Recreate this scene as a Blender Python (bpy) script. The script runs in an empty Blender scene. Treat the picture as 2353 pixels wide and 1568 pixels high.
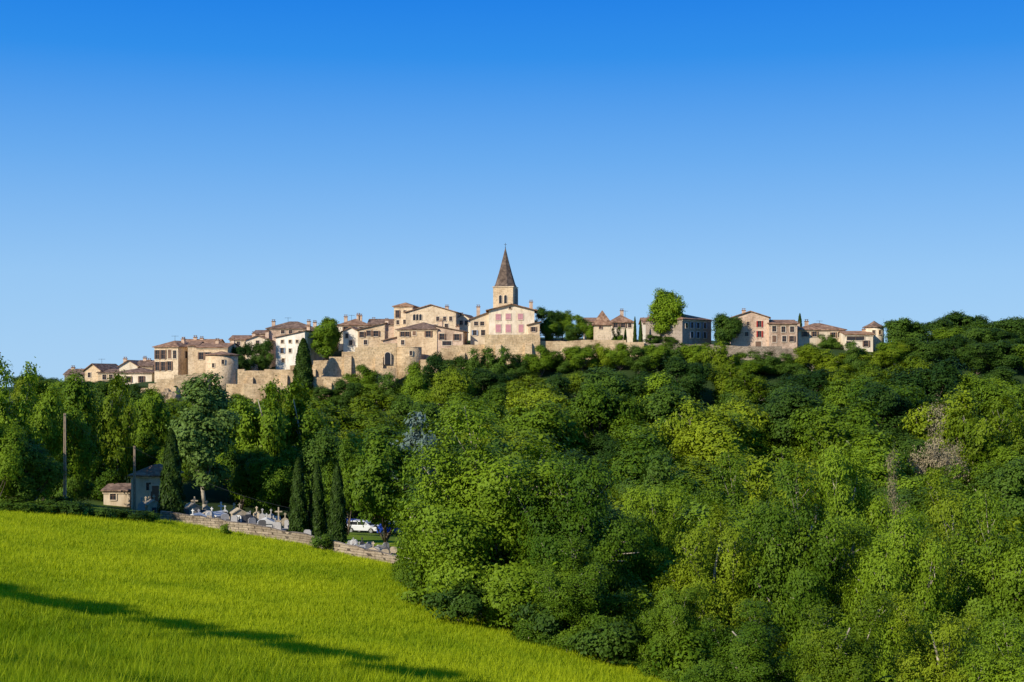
import bpy, bmesh, math, random
import numpy as np
from mathutils import Vector, Matrix
random.seed(7)
S=bpy.context.scene
COL=S.collection
F=3268.0
H0=868.0
KS=(H0-784)/F
def W(px,py,y): return ((px-1176.5)*y/F, y, -(py-H0)*y/F)

# ------------------------------------------------------------ materials
def newmat(name):
    m=bpy.data.materials.new(name); m.use_nodes=True
    nt=m.node_tree; b=nt.nodes['Principled BSDF']
    b.inputs['Specular IOR Level'].default_value=0.2
    return m,nt,b
def ramp(nt,fac,stops):
    r=nt.nodes.new('ShaderNodeValToRGB')
    e=r.color_ramp.elements
    while len(e)<len(stops): e.new(0.5)
    for i,(p,c) in enumerate(stops):
        e[i].position=p; e[i].color=(c[0],c[1],c[2],1)
    nt.links.new(fac,r.inputs[0]); return r.outputs[0]
def noise(nt,vec,scale,detail=4,rough=.6):
    n=nt.nodes.new('ShaderNodeTexNoise'); n.inputs['Scale'].default_value=scale
    n.inputs['Detail'].default_value=detail; n.inputs['Roughness'].default_value=rough
    if vec is not None: nt.links.new(vec,n.inputs['Vector'])
    return n.outputs[0]
def mixc(nt,a,b,fac,mode='MIX'):
    m=nt.nodes.new('ShaderNodeMix'); m.data_type='RGBA'; m.blend_type=mode
    if isinstance(fac,float): m.inputs[0].default_value=fac
    else: nt.links.new(fac,m.inputs[0])
    for v,i in ((a,6),(b,7)):
        if isinstance(v,tuple): m.inputs[i].default_value=(*v,1)
        else: nt.links.new(v,m.inputs[i])
    return m.outputs[2]
def math_(nt,op,a,b):
    m=nt.nodes.new('ShaderNodeMath'); m.operation=op
    for v,i in ((a,0),(b,1)):
        if isinstance(v,(int,float)): m.inputs[i].default_value=v
        else: nt.links.new(v,m.inputs[i])
    return m.outputs[0]
def worldpos(nt):
    g=nt.nodes.new('ShaderNodeNewGeometry'); return g.outputs['Position']
def plain(name,c,rough=.8,var=.25,scale=1.5,metal=0):
    m,nt,b=newmat(name); p=worldpos(nt)
    f=noise(nt,p,scale,5)
    lo=tuple(x*(1-var) for x in c); hi=tuple(min(1,x*(1+var)) for x in c)
    nt.links.new(ramp(nt,f,[(.3,lo),(.7,hi)]),b.inputs['Base Color'])
    b.inputs['Roughness'].default_value=rough; b.inputs['Metallic'].default_value=metal
    return m
def plaster(name,c):
    m,nt,b=newmat(name); p=worldpos(nt)
    mp=nt.nodes.new('ShaderNodeMapping'); mp.inputs['Scale'].default_value=(1,1,.25); nt.links.new(p,mp.inputs[0])
    st=ramp(nt,noise(nt,mp.outputs[0],1.3,5,.7),[(.3,(.70,.65,.58)),(.55,(1,1,1))])
    st2=ramp(nt,noise(nt,p,.5,4,.6),[(.35,(.85,.82,.78)),(.6,(1.04,1.03,1))])
    cc=mixc(nt,mixc(nt,c,st,1.0,'MULTIPLY'),st2,1.0,'MULTIPLY')
    nt.links.new(cc,b.inputs['Base Color']); b.inputs['Roughness'].default_value=.9
    return m
def stone(name,c1,c2,c3,bs=1.0,rough=1.0):
    m,nt,b=newmat(name); p=worldpos(nt)
    sp=nt.nodes.new('ShaderNodeSeparateXYZ'); nt.links.new(p,sp.inputs[0])
    cb=nt.nodes.new('ShaderNodeCombineXYZ')
    nt.links.new(math_(nt,'ADD',sp.outputs[0],sp.outputs[1]),cb.inputs[0]); nt.links.new(sp.outputs[2],cb.inputs[1])
    br=nt.nodes.new('ShaderNodeTexBrick'); nt.links.new(cb.outputs[0],br.inputs['Vector'])
    br.inputs['Scale'].default_value=bs; br.inputs['Brick Width'].default_value=.7; br.inputs['Row Height'].default_value=.36
    br.inputs['Mortar Size'].default_value=.03
    br.inputs['Color1'].default_value=(*c1,1); br.inputs['Color2'].default_value=(*c2,1); br.inputs['Mortar'].default_value=(*c3,1)
    mp=nt.nodes.new('ShaderNodeMapping'); mp.inputs['Scale'].default_value=(1,1,.45); nt.links.new(p,mp.inputs[0])
    f=noise(nt,mp.outputs[0],.35,7,.7); st=ramp(nt,f,[(.3,(.54,.48,.43)),(.5,(1,.97,.93)),(.72,(1.12,1.1,1.06))])
    f2=noise(nt,p,2.6,4,.8); st2=ramp(nt,f2,[(.3,(.46,.42,.38)),(.5,(1.06,1.06,1.06))])
    c=mixc(nt,br.outputs[0],st,1.0,'MULTIPLY'); c=mixc(nt,c,st2,min(1.0,.75*rough),'MULTIPLY')
    nt.links.new(c,b.inputs['Base Color']); b.inputs['Roughness'].default_value=.9
    bp=nt.nodes.new('ShaderNodeBump'); bp.inputs['Distance'].default_value=.12*rough; bp.inputs['Strength'].default_value=.7
    nt.links.new(f2,bp.inputs['Height']); nt.links.new(bp.outputs[0],b.inputs['Normal'])
    return m
def tiles(name,c1,c2,c3):
    m,nt,b=newmat(name); p=worldpos(nt)
    v=nt.nodes.new('ShaderNodeTexVoronoi'); v.inputs['Scale'].default_value=2.6; nt.links.new(p,v.inputs['Vector'])
    s=nt.nodes.new('ShaderNodeSeparateColor'); nt.links.new(v.outputs['Color'],s.inputs[0])
    c=ramp(nt,s.outputs[0],[(0,c1),(.5,c2),(1,c3)])
    f=noise(nt,p,.6,5); st=ramp(nt,f,[(.3,(.50,.47,.45)),(.6,(1.05,1.02,1))])
    c=mixc(nt,c,st,.9,'MULTIPLY')
    nt.links.new(c,b.inputs['Base Color']); b.inputs['Roughness'].default_value=.9
    bp=nt.nodes.new('ShaderNodeBump'); bp.inputs['Distance'].default_value=.1
    nt.links.new(s.outputs[1],bp.inputs['Height']); nt.links.new(bp.outputs[0],b.inputs['Normal'])
    return m
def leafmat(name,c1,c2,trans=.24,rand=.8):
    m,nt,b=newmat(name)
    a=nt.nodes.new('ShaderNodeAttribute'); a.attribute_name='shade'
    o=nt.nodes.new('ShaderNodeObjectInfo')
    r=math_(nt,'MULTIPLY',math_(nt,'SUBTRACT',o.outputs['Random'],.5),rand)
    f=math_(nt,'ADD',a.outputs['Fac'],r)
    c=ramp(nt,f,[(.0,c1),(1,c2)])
    nt.links.new(c,b.inputs['Base Color']); b.inputs['Roughness'].default_value=.55
    b.inputs['Specular IOR Level'].default_value=.12
    t=nt.nodes.new('ShaderNodeBsdfTranslucent'); 
    c2_=mixc(nt,c,(1.3,1.15,.45),1.0,'MULTIPLY'); nt.links.new(c2_,t.inputs[0])
    mx=nt.nodes.new('ShaderNodeMixShader'); mx.inputs[0].default_value=trans
    nt.links.new(b.outputs[0],mx.inputs[1]); nt.links.new(t.outputs[0],mx.inputs[2])
    nt.links.new(mx.outputs[0],nt.nodes['Material Output'].inputs[0])
    return m
M={}
M['stone']=stone('ochre_stone',(.72,.54,.34),(.60,.44,.27),(.70,.55,.37))
M['stone_pale']=stone('pale_stone',(.76,.60,.41),(.66,.51,.33),(.74,.60,.43))
M['stone_rose']=stone('rose_stone',(.70,.51,.37),(.57,.41,.29),(.66,.51,.39))
M['stone_grey']=stone('grey_stone',(.38,.31,.25),(.29,.24,.19),(.39,.33,.27))
M['rampart']=stone('rampart_stone',(.70,.52,.31),(.54,.39,.22),(.54,.41,.25),.8,1.4)
M['fieldwall']=stone('dry_stone',(.42,.34,.25),(.27,.22,.16),(.10,.08,.06),1.6,1.4)
M['white']=plaster('white_plaster',(.88,.81,.70))
M['cream']=plaster('cream_plaster',(.88,.75,.57))
M['beige']=plaster('beige_plaster',(.70,.57,.41))
M['roof']=tiles('clay_tiles',(.22,.125,.075),(.33,.19,.115),(.46,.29,.18))
M['roof_dark']=tiles('weathered_clay_tiles',(.15,.10,.07),(.24,.155,.105),(.36,.24,.165))
M['roof_orange']=tiles('orange_clay_tiles',(.32,.17,.09),(.42,.24,.13),(.50,.31,.19))
M['slate']=tiles('brown_slate',(.11,.08,.062),(.16,.115,.085),(.23,.165,.12))
M['glass']=plain('dark_glass',(.03,.03,.035),.15,.2)
M['frame']=plain('window_stone_surround',(.70,.56,.40),.8,.1)
M['wood']=plain('brown_wood',(.19,.11,.07),.7,.3)
M['pink']=plain('pink_paint',(.56,.27,.28),.6,.08)
M['red']=plain('red_paint',(.40,.03,.02),.5,.08)
M['bluegrey']=plain('blue_grey_paint',(.25,.30,.38),.6,.1)
M['iron']=plain('dark_iron',(.05,.05,.055),.5,.1)
M['bark']=plain('bark',(.14,.105,.075),.95,.35,3)
M['palebark']=plain('pale_bark',(.42,.36,.27),.95,.3,3)
M['concrete']=plain('pole_concrete',(.30,.22,.15),.9,.15)
M['marble']=plain('white_marble',(.64,.62,.57),.6,.15)
M['granite']=plain('grey_granite',(.36,.34,.32),.6,.15,6)
M['darkgranite']=plain('dark_granite',(.10,.095,.09),.4,.15,6)
M['oldstone']=plain('old_grave_stone',(.46,.37,.25),.95,.3,4)
M['rubber']=plain('tyre_rubber',(.025,.025,.025),.8,.1)
M['carwhite']=plain('white_car_paint',(.7,.7,.7),.3,.03)
M['carblue']=plain('blue_car_paint',(.03,.08,.42),.3,.05)
M['chrome']=plain('wheel_metal',(.5,.5,.5),.35,.05,2,.8)
M['lamp']=plain('lamp_lens',(.7,.65,.5),.2,.05)
M['rock']=stone('limestone_rock',(.46,.35,.23),(.38,.29,.18),(.24,.19,.13),.5)
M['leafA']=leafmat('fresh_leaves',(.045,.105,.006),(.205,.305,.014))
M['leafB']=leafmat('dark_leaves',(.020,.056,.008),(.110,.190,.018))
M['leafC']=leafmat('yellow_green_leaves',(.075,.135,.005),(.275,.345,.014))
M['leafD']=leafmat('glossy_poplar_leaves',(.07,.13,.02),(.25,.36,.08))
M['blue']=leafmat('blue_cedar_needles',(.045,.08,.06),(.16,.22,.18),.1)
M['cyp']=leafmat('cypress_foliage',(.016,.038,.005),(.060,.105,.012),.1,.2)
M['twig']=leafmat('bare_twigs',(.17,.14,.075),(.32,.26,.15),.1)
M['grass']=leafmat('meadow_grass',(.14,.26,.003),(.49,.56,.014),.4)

# ------------------------------------------------------------ terrain
def plane(x,y): return -10.65-.1246*x-.0843*y
C=[]
XE_Y=[30,50,60,75,82.6,86.7,98,125]; XE_X=[26,20,15,8.4,1.9,-2.3,-5.9,-8.7]
def xedge(y): return np.interp(y,XE_Y,XE_X)
def WC_(px,py,y): return ((px-1176.5)*y/F, y, -(py-784)*y/F)
for y in range(55,146,15):
    for x in range(-60,12,9):
        if x<xedge(y)+2 and not(x>-12 and y>128): C.append((x,y,plane(x,y)))
C+=[(0,0,-2.2),(-30,0,-1),(30,0,-4),(0,20,-8),(0,38,-12),(-20,30,-8.2),(-20,42,-9.9),(30,30,-12),(-60,20,-2),(60,0,-6),(-70,-10,2)]
C+=[(-73,46,-5.4),(-90,80,-6),(-90,130,-9),(-100,180,-10),(-60,170,-17)]
for t in [(370,1195,150),(500,1198,157),(650,1215,154),(850,1268,142),(900,1290,134),(500,1185,170),(830,1226,168),(900,1226,168),(300,1160,172)]: C.append(WC_(*t))
C+=[(-20,195,-24),(-45,200,-19),(-75,210,-17),(20,150,-26),(0,140,-23),(15,110,-23.5),(60,130,-28),(60,90,-25.5),(30,90,-22.5),(22,70,-20),(40,60,-20),(100,100,-30),(20,190,-25),(60,190,-26),(100,170,-28),(110,60,-27)]
C+=[(-75,238,-19),(-40,240,-19),(-10,240,-17),(20,240,-15.5),(50,240,-15.5),(90,240,-15.5),(10,215,-20),(60,215,-20)]
for t in [(100,955,262),(330,955,262),(530,955,262),(725,945,262),(930,940,261),(1115,895,262),(1240,885,262),(1540,880,261),(1740,895,260),(1910,880,261),(2100,880,261),(2335,880,261)]: C.append(WC_(*t))
for t in [(100,905,290),(350,875,288),(600,858,288),(720,838,288),(800,808,288),(980,799,286),(1100,792,286),(1300,786,286),(1500,790,286),(1700,797,286),(1900,798,286),(2100,805,286),(2353,812,286)]: C.append(WC_(*t))
for t in [(330,905,272),(530,900,273),(725,885,273),(930,860,273),(1115,815,275),(1240,806,275),(1540,800,275),(1740,810,274),(1910,806,274),(2100,815,272),(2335,820,272)]: C.append(WC_(*t))
C+=[(-100,330,-11),(-50,330,-3),(0,330,0),(50,330,0),(100,330,-1),(0,400,-8),(-100,400,-16),(100,400,-8),(150,280,-8),(150,200,-22),(-140,280,-18),(-140,150,-10),(150,0,-20),(-150,0,-5),(-150,400,-22),(150,400,-15)]
C=np.array(C); C[:,2]+=KS*C[:,1]
P=C[:,:2]/100.
def U(r2): return np.where(r2>1e-12,.5*r2*np.log(np.maximum(r2,1e-12)),0)
n=len(P); K=U(((P[:,None]-P[None])**2).sum(2))+np.eye(n)*2e-4
A=np.zeros((n+3,n+3)); A[:n,:n]=K; A[:n,n]=1; A[:n,n+1:]=P; A[n,:n]=1; A[n+1:,:n]=P.T
sol=np.linalg.solve(A,np.concatenate([C[:,2],[0,0,0]]))
def axis(a,b,step,far):
    core=list(np.arange(a,b+.1,step)); out=[]; d=step; v=b
    while v<far: d*=1.35; v+=d; out.append(v)
    lo=[]; d=step; v=a
    while v>-far: d*=1.35; v-=d; lo.append(v)
    return np.array(lo[::-1]+core+out)
GX=axis(-150,150,2.0,4000); GY=axis(-30,400,2.0,4000)
XX,YY=np.meshgrid(GX,GY)
q=np.stack([np.clip(XX,-155,155).ravel(),np.clip(YY,-35,405).ravel()],1)/100
Z=np.zeros(len(q))
for i in range(0,len(q),8000):
    qq=q[i:i+8000]; Z[i:i+8000]=U(((qq[:,None]-P[None])**2).sum(2))@sol[:n]+sol[n]+qq@sol[n+1:]
Z=Z.reshape(XX.shape)
dist=np.maximum(np.maximum(np.abs(XX)-150,YY-400),np.maximum(-30-YY,0))
t=np.clip(dist/250,0,1); Z=Z*(1-t)+(-30)*t
Z+=0.12*np.sin(XX*.31+1)*np.cos(YY*.23)+.06*np.sin(XX*.9+YY*.7)
def TZ(x,y):
    x=np.asarray(x,float); y=np.asarray(y,float)
    i=np.clip(np.searchsorted(GX,x)-1,0,len(GX)-2); j=np.clip(np.searchsorted(GY,y)-1,0,len(GY)-2)
    u=(x-GX[i])/(GX[i+1]-GX[i]); v=(y-GY[j])/(GY[j+1]-GY[j])
    return Z[j,i]*(1-u)*(1-v)+Z[j,i+1]*u*(1-v)+Z[j+1,i]*(1-u)*v+Z[j+1,i+1]*u*v
def rawmesh(name,V,Fc,k,shade=None,mat=None,smooth=False):
    me=bpy.data.meshes.new(name)
    V=np.asarray(V,np.float32); Fc=np.asarray(Fc,np.int32)
    me.vertices.add(len(V)); me.vertices.foreach_set('co',V.ravel())
    me.loops.add(Fc.size); me.loops.foreach_set('vertex_index',Fc.ravel())
    nf=Fc.size//k; me.polygons.add(nf); me.polygons.foreach_set('loop_start',np.arange(nf,dtype=np.int32)*k)
    me.update(calc_edges=True)
    if shade is not None:
        a=me.attributes.new('shade','FLOAT','FACE'); a.data.foreach_set('value',shade.astype(np.float32))
    if mat: me.materials.append(mat)
    me.polygons.foreach_set('use_smooth',np.full(nf,smooth))
    return me
def top(ob,label,cat,group=None):
    ob['label']=label; ob['category']=cat
    if group: ob['group']=group
    return ob
nx,ny=len(GX),len(GY)
idx=np.arange(nx*ny).reshape(ny,nx)
fc=np.stack([idx[:-1,:-1],idx[:-1,1:],idx[1:,1:],idx[1:,:-1]],-1).reshape(-1,4)
gm,nt,b=newmat('meadow_ground'); p=worldpos(nt)
f=noise(nt,p,.12,6,.65); c=ramp(nt,f,[(.35,(.13,.24,.006)),(.55,(.27,.37,.010)),(.7,(.38,.45,.016))])
f2=noise(nt,p,3,5,.7); c=mixc(nt,c,ramp(nt,f2,[(.3,(.5,.55,.4)),(.6,(1.05,1.05,1))]),.8,'MULTIPLY')
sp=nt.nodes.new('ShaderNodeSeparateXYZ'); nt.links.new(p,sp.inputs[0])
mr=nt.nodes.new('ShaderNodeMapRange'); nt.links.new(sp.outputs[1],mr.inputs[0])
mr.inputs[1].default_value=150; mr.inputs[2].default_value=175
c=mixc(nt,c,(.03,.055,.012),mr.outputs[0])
nt.links.new(c,b.inputs['Base Color']); b.inputs['Roughness'].default_value=1
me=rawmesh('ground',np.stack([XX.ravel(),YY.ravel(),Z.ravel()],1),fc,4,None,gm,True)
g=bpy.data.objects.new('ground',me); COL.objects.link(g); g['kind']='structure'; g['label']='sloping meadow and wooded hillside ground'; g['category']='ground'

# ------------------------------------------------------------ mesh builder
class MB:
    def __init__(s): s.v=[]; s.f=[]; s.m=[]; s.mats=[]
    def mi(s,mat):
        if mat not in s.mats: s.mats.append(mat)
        return s.mats.index(mat)
    def solid(s,vs,fs,mat):
        k=len(s.v); s.v+=[tuple(p) for p in vs]
        for f in fs: s.f.append(tuple(k+i for i in f)); s.m.append(s.mi(mat))
    def box(s,x0,x1,y0,y1,z0,z1,mat):
        s.solid([(x0,y0,z0),(x1,y0,z0),(x1,y1,z0),(x0,y1,z0),(x0,y0,z1),(x1,y0,z1),(x1,y1,z1),(x0,y1,z1)],
          [(0,3,2,1),(4,5,6,7),(0,1,5,4),(1,2,6,5),(2,3,7,6),(3,0,4,7)],mat)
    def extr(s,poly,ax,a,b,mat):
        n=len(poly)
        def P(u,v,w): return (w,u,v) if ax=='x' else (u,w,v)
        vs=[P(u,v,a) for u,v in poly]+[P(u,v,b) for u,v in poly]
        fs=[tuple(range(n)),tuple(range(2*n-1,n-1,-1))]+[(i,(i+1)%n,n+(i+1)%n,n+i) for i in range(n)]
        s.solid(vs,fs,mat)
    def tube(s,p0,p1,r0,r1,mat,n=7,cap=True):
        p0=Vector(p0); p1=Vector(p1); d=(p1-p0).normalized()
        a=d.cross(Vector((0,1,0.01))); a=a.normalized() if a.length>1e-3 else Vector((1,0,0)); c=d.cross(a)
        vs=[]
        for p,r in ((p0,r0),(p1,r1)):
            for i in range(n):
                t=2*math.pi*i/n; vs.append(p+a*math.cos(t)*r+c*math.sin(t)*r)
        fs=[(i,(i+1)%n,n+(i+1)%n,n+i) for i in range(n)]
        if cap: fs+=[tuple(range(n-1,-1,-1)),tuple(range(n,2*n))]
        s.solid(vs,fs,mat)
    def lathe(s,prof,n,mat,rot=0):
        vs=[]
        for r,z in prof:
            for i in range(n):
                t=2*math.pi*i/n+rot; vs.append((math.cos(t)*r,math.sin(t)*r,z))
        fs=[]
        for k in range(len(prof)-1):
            fs+=[(k*n+i,k*n+(i+1)%n,(k+1)*n+(i+1)%n,(k+1)*n+i) for i in range(n)]
        fs+=[tuple(range(n-1,-1,-1)),tuple(range((len(prof)-1)*n,len(prof)*n))]
        s.solid(vs,fs,mat)
    def mesh(s,name,smooth=False):
        me=bpy.data.meshes.new(name); me.from_pydata([tuple(v) for v in s.v],[],s.f)
        for m in s.mats: me.materials.append(m)
        me.polygons.foreach_set('material_index',s.m)
        bm=bmesh.new(); bm.from_mesh(me); bmesh.ops.recalc_face_normals(bm,faces=bm.faces); bm.to_mesh(me); bm.free()
        if smooth:
            me.polygons.foreach_set('use_smooth',[True]*len(me.polygons))
        return me
def obj(name,me,parent=None,loc=(0,0,0),rz=0,scale=None):
    o=bpy.data.objects.new(name,me); COL.objects.link(o)
    o.location=loc; o.rotation_euler=(0,0,rz)
    if scale: o.scale=scale
    if parent: o.parent=parent
    return o

# ------------------------------------------------------------ leaves & trees
def leafquads(name,Pp,N,sz,mat,shade,rng,asp=.55,T=None):
    n=len(Pp); N=N/np.linalg.norm(N,axis=1,keepdims=True)
    if T is None: T=rng.normal(size=(n,3))
    T=T-(T*N).sum(1,keepdims=True)*N; T/=np.linalg.norm(T,axis=1,keepdims=True)+1e-9
    B=np.cross(N,T); s=(sz*rng.uniform(.6,1.25,n))[:,None]
    V=np.stack([Pp-T*s,Pp+B*s*asp-T*s*.1,Pp+T*s,Pp-B*s*asp-T*s*.1],1).reshape(-1,3)
    return rawmesh(name,V,np.arange(4*n).reshape(-1,4),4,shade,mat)
def rdir(rng,n):
    d=rng.normal(size=(n,3)); return d/np.linalg.norm(d,axis=1,keepdims=True)
def make_tree(seed,R,H,zb,nb,ns,nl,leaf,mat,bark,brk=(.24,.42),egg=.35,spr=.25,nlimb=14,tr=.22,fan=False,el=1.0,up=.45):
    rng=np.random.default_rng(seed)
    if fan:
        nbr=max(6,nb//4); c=[]; 
        ga=rng.random()*6.28
        for i in range(nbr):
            az=ga+i*2.4+rng.normal()*.25; u=(i+.5)/nbr; tilt=math.radians(8+88*u**.8+rng.normal()*5)
            z0=zb*.4+H*(.06+.25*(1-u)*rng.random())
            Ld=1/math.sqrt((math.sin(tilt)/R)**2+(math.cos(tilt)/(zb+H-z0))**2)*rng.uniform(.68,1.0)
            for t in (.95,.74,.54,.38):
                a=az+rng.normal()*.16; tt=tilt*(1.05-.12*t)
                c.append((math.sin(tt)*math.cos(a)*Ld*t*.93,math.sin(tt)*math.sin(a)*Ld*t*.93,z0+math.cos(tt)*Ld*t*.9-(R*.12*t*t if tilt>1 else 0)))
        c=np.array(c); nb=len(c); c[:,2]=np.maximum(c[:,2],zb+.2)
    else:
        d=rdir(rng,nb); rad=rng.uniform(.35,.85,nb)[:,None]
        c=d*rad; sh=1-egg*np.maximum(0,c[:,2])*1.2-.25*np.maximum(0,-c[:,2])
        c[:,0]*=sh; c[:,1]*=sh
        c*=np.array([R,R,H/2]); c[:,2]+=zb+H/2
    br=R*rng.uniform(*brk,nb)
    w=br**2; w/=w.sum()
    bi=rng.choice(nb,ns,p=w)
    dd=rdir(rng,ns); dd[:,2]+=up; dd/=np.linalg.norm(dd,axis=1,keepdims=True)
    sp=c[bi]+dd*(br[bi]*rng.uniform(.55,1.06,ns))[:,None]*np.array([1,1,el])
    bs=rng.random(nb); ss=rng.random(ns)
    cen=np.array([0,0,zb+H*.42]); outw=(sp-cen)/np.array([R,R,H/2]); outw/=np.linalg.norm(outw,axis=1,keepdims=True)+1e-6
    sn=dd*.95+outw*.6+np.array([0,0,.2])+rng.normal(size=(ns,3))*.22
    sr=rng.uniform(.6,1.5,ns)
    li=np.repeat(np.arange(ns),nl)
    pos=sp[li]+rng.normal(size=(len(li),3))*spr*sr[li][:,None]*np.array([1,1,.65])
    pos[:,2]=np.maximum(pos[:,2],.15)
    N=sn[li]+rng.normal(size=(len(li),3))*.32
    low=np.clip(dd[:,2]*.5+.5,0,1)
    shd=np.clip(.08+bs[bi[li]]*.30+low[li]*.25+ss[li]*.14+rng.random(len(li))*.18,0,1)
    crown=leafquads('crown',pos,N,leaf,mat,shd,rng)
    b=MB(); ztop=zb+H*.62; k=6; pts=[]
    for i in range(k+1):
        t=i/k; pts.append(Vector((rng.normal()*R*.04*i**.5,rng.normal()*R*.04*i**.5,ztop*t-.3)))
    for i in range(k):
        b.tube(pts[i],pts[i+1],tr*(1-.8*i/k),tr*(1-.8*(i+1)/k),bark,7)
    order=range(0,nb,4) if fan else rng.permutation(nb)[:nlimb]
    for j in order:
        e=Vector(c[j])
        h=min(max(e.z-R*rng.uniform(.5,1.1),zb*.6),ztop*.8); t=h/ztop*k; i0=min(int(t),k-1)
        s0=pts[i0].lerp(pts[i0+1],t-i0)
        m=Vector(c[j+2]) if fan else s0.lerp(e,.5)+Vector((0,0,-R*.06)); r=tr*(1-.75*h/ztop)*.6
        b.tube(s0,m,r,r*.6,bark,5); b.tube(m,e,r*.6,r*.2,bark,5)
        for q in range(4):
            e2=e+Vector(rdir(rng,1)[0])*br[j]*.8; b.tube(m.lerp(e,.3+.2*q),e2,r*.35,r*.1,bark,4)
    Ra=float(np.percentile(np.hypot(pos[:,0],pos[:,1]),96)); Ha=float(np.percentile(pos[:,2],99.6))
    return (b.mesh('trunk',True),crown,Ra,Ha)
def make_cypress(seed,R=1.1,H=9,n=11000):
    rng=np.random.default_rng(seed)
    t=rng.random(n)**.9; th=rng.random(n)*2*math.pi
    def pr(t): return R*np.minimum(1,(t/.10+.25)**.5)*np.clip(1-t,0,1)**.5
    lump=1+.10*np.sin(th*5+t*21)+.07*np.sin(th*3-t*33)
    r=pr(t)*rng.uniform(.72,1.06,n)*lump
    pos=np.stack([np.cos(th)*r,np.sin(th)*r,.1+t*(H-.1)],1)
    N=np.stack([np.cos(th),np.sin(th),.25+0*th],1)+rng.normal(size=(n,3))*.4
    T=np.stack([np.cos(th)*.25,np.sin(th)*.25,1+0*th],1)+rng.normal(size=(n,3))*.2
    shd=np.clip(.3*(lump-.83)/.34+.7*rng.random(n),0,1)
    cr=leafquads('crown',pos,N,.2,M['cyp'],shd,rng,.4,T)
    b=MB(); b.tube((0,0,-.3),(0,0,H*.85),.2,.04,M['bark'],8)
    for i in range(60):
        z=.4+i/60*H*.85; a=i*2.4; rr=float(pr(np.array(z/H)))*.7
        b.tube((0,0,z),(math.cos(a)*rr,math.sin(a)*rr,z+.5),.05,.02,M['bark'],4)
    return (b.mesh('trunk',True),cr,R,H)
V={}
mid=[('m0','leafA',0),('m1','leafA',1),('m2','leafB',0),('m3','leafC',1),('m4','leafA',0),('m5','leafC',0),('m6','leafB',1)]
for i,(k,mt,fn) in enumerate(mid):
    V[k]=make_tree(120+i,5.2,9.6+(i%3)*.8,.8,40 if fn else 22,2300,11,.175,M[mt],M['palebark'] if i%2 else M['bark'],egg=.2+.12*(i%2),fan=bool(fn),brk=(.20,.34) if fn else (.26,.42),el=1.0,spr=.25,up=.5)
near=[('n0','leafA'),('n1','leafC'),('n2','leafA')]
for i,(k,mt) in enumerate(near):
    V[k]=make_tree(160+i,6.0,12.5,1.0,68,7200,13,.105,M[mt],M['palebark'],brk=(.15,.28),spr=.24,tr=.32,fan=True,el=.9,up=.55)
V['poplar']=make_tree(81,3.3,13,.9,40,3000,9,.17,M['leafD'],M['palebark'],brk=(.18,.36),egg=.25,spr=.24,nlimb=18)
V['poplar2']=make_tree(82,3.6,12,1.6,48,2600,9,.18,M['leafA'],M['palebark'],brk=(.16,.34),spr=.24,fan=True)
V['round']=make_tree(83,4.0,7.5,.6,36,2600,9,.18,M['leafB'],M['bark'],brk=(.22,.38),egg=.05)
V['fresh']=make_tree(84,4.0,10.5,1.0,34,2400,9,.19,M['leafA'],M['bark'],brk=(.22,.38),egg=.3)
V['oval']=make_tree(96,3.4,9.5,.6,110,3600,10,.17,M['leafA'],M['bark'],brk=(.20,.27),egg=.15,up=.1)
V['cedar']=make_tree(85,4.0,4.0,3,28,900,9,.18,M['blue'],M['bark'],brk=(.14,.26),fan=True,el=.5)
V['bush']=make_tree(86,1.5,2.2,.1,20,500,8,.10,M['leafA'],M['bark'],brk=(.2,.4),spr=.13,nlimb=8,tr=.05,fan=True)
V['bush2']=make_tree(87,1.5,2.0,.1,14,500,8,.10,M['leafB'],M['bark'],brk=(.25,.5),spr=.13,nlimb=8,tr=.05)
V['bare']=make_tree(88,3.6,8,1.0,72,3200,5,.085,M['twig'],M['bark'],brk=(.15,.3),tr=.12,fan=True)
V['shA']=make_tree(89,3.0,1.0,11.0,22,900,7,.20,M['leafB'],M['bark'],brk=(.12,.22),egg=.1,el=.5)  # thin crown high on the trunk, shaped for the shadow it casts
V['shB']=make_tree(90,3.0,.5,12.0,20,700,7,.18,M['leafB'],M['bark'],brk=(.12,.2),egg=.1,el=.3)
V['cyp']=make_cypress(90); V['cyp2']=make_cypress(91,1.0,9.2)
TREES=[]
def tree(kind,x,y,h,w,label,name='deciduous_tree',cat='tree',group=None,rz=None):
    tm,cm,R,H=V[kind]
    e=bpy.data.objects.new(name,None); COL.objects.link(e); e.empty_display_size=.5
    e.location=(x,y,float(TZ(x,y))-.1); e.rotation_euler=(0,0,random.uniform(0,6.28) if rz is None else rz)
    e.scale=(w/(2*R),w/(2*R),h/H)
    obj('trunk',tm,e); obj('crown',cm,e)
    top(e,label,cat,group); TREES.append((x,y,w/2)); return e
def ptree(kind,px,toprow,y,wpx,label,hmin=2.0,**k):
    x=(px-1176.5)*y/F; zt=-(toprow-H0)*y/F; h=max(hmin,zt-float(TZ(x,y)))
    return tree(kind,x,y,h,wpx*y/F,label,**k)
G1='large trees at the meadow edge'; G2='trees covering the hillside'; G3='dark cypresses by the cemetery wall'
L1='broad fresh green tree with pale branches at the meadow edge'
ptree('n0',1120,940,96,440,L1,group=G1,rz=.5)
ptree('n2',1310,1060,93,330,L1,group=G1,rz=2)
ptree('n2',990,1130,112,190,L1,group=G1,rz=3)
ptree('n0',1330,1240,84,250,L1,group=G1,rz=5)
L2='tall leafy tree growing in the wooded valley'
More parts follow.
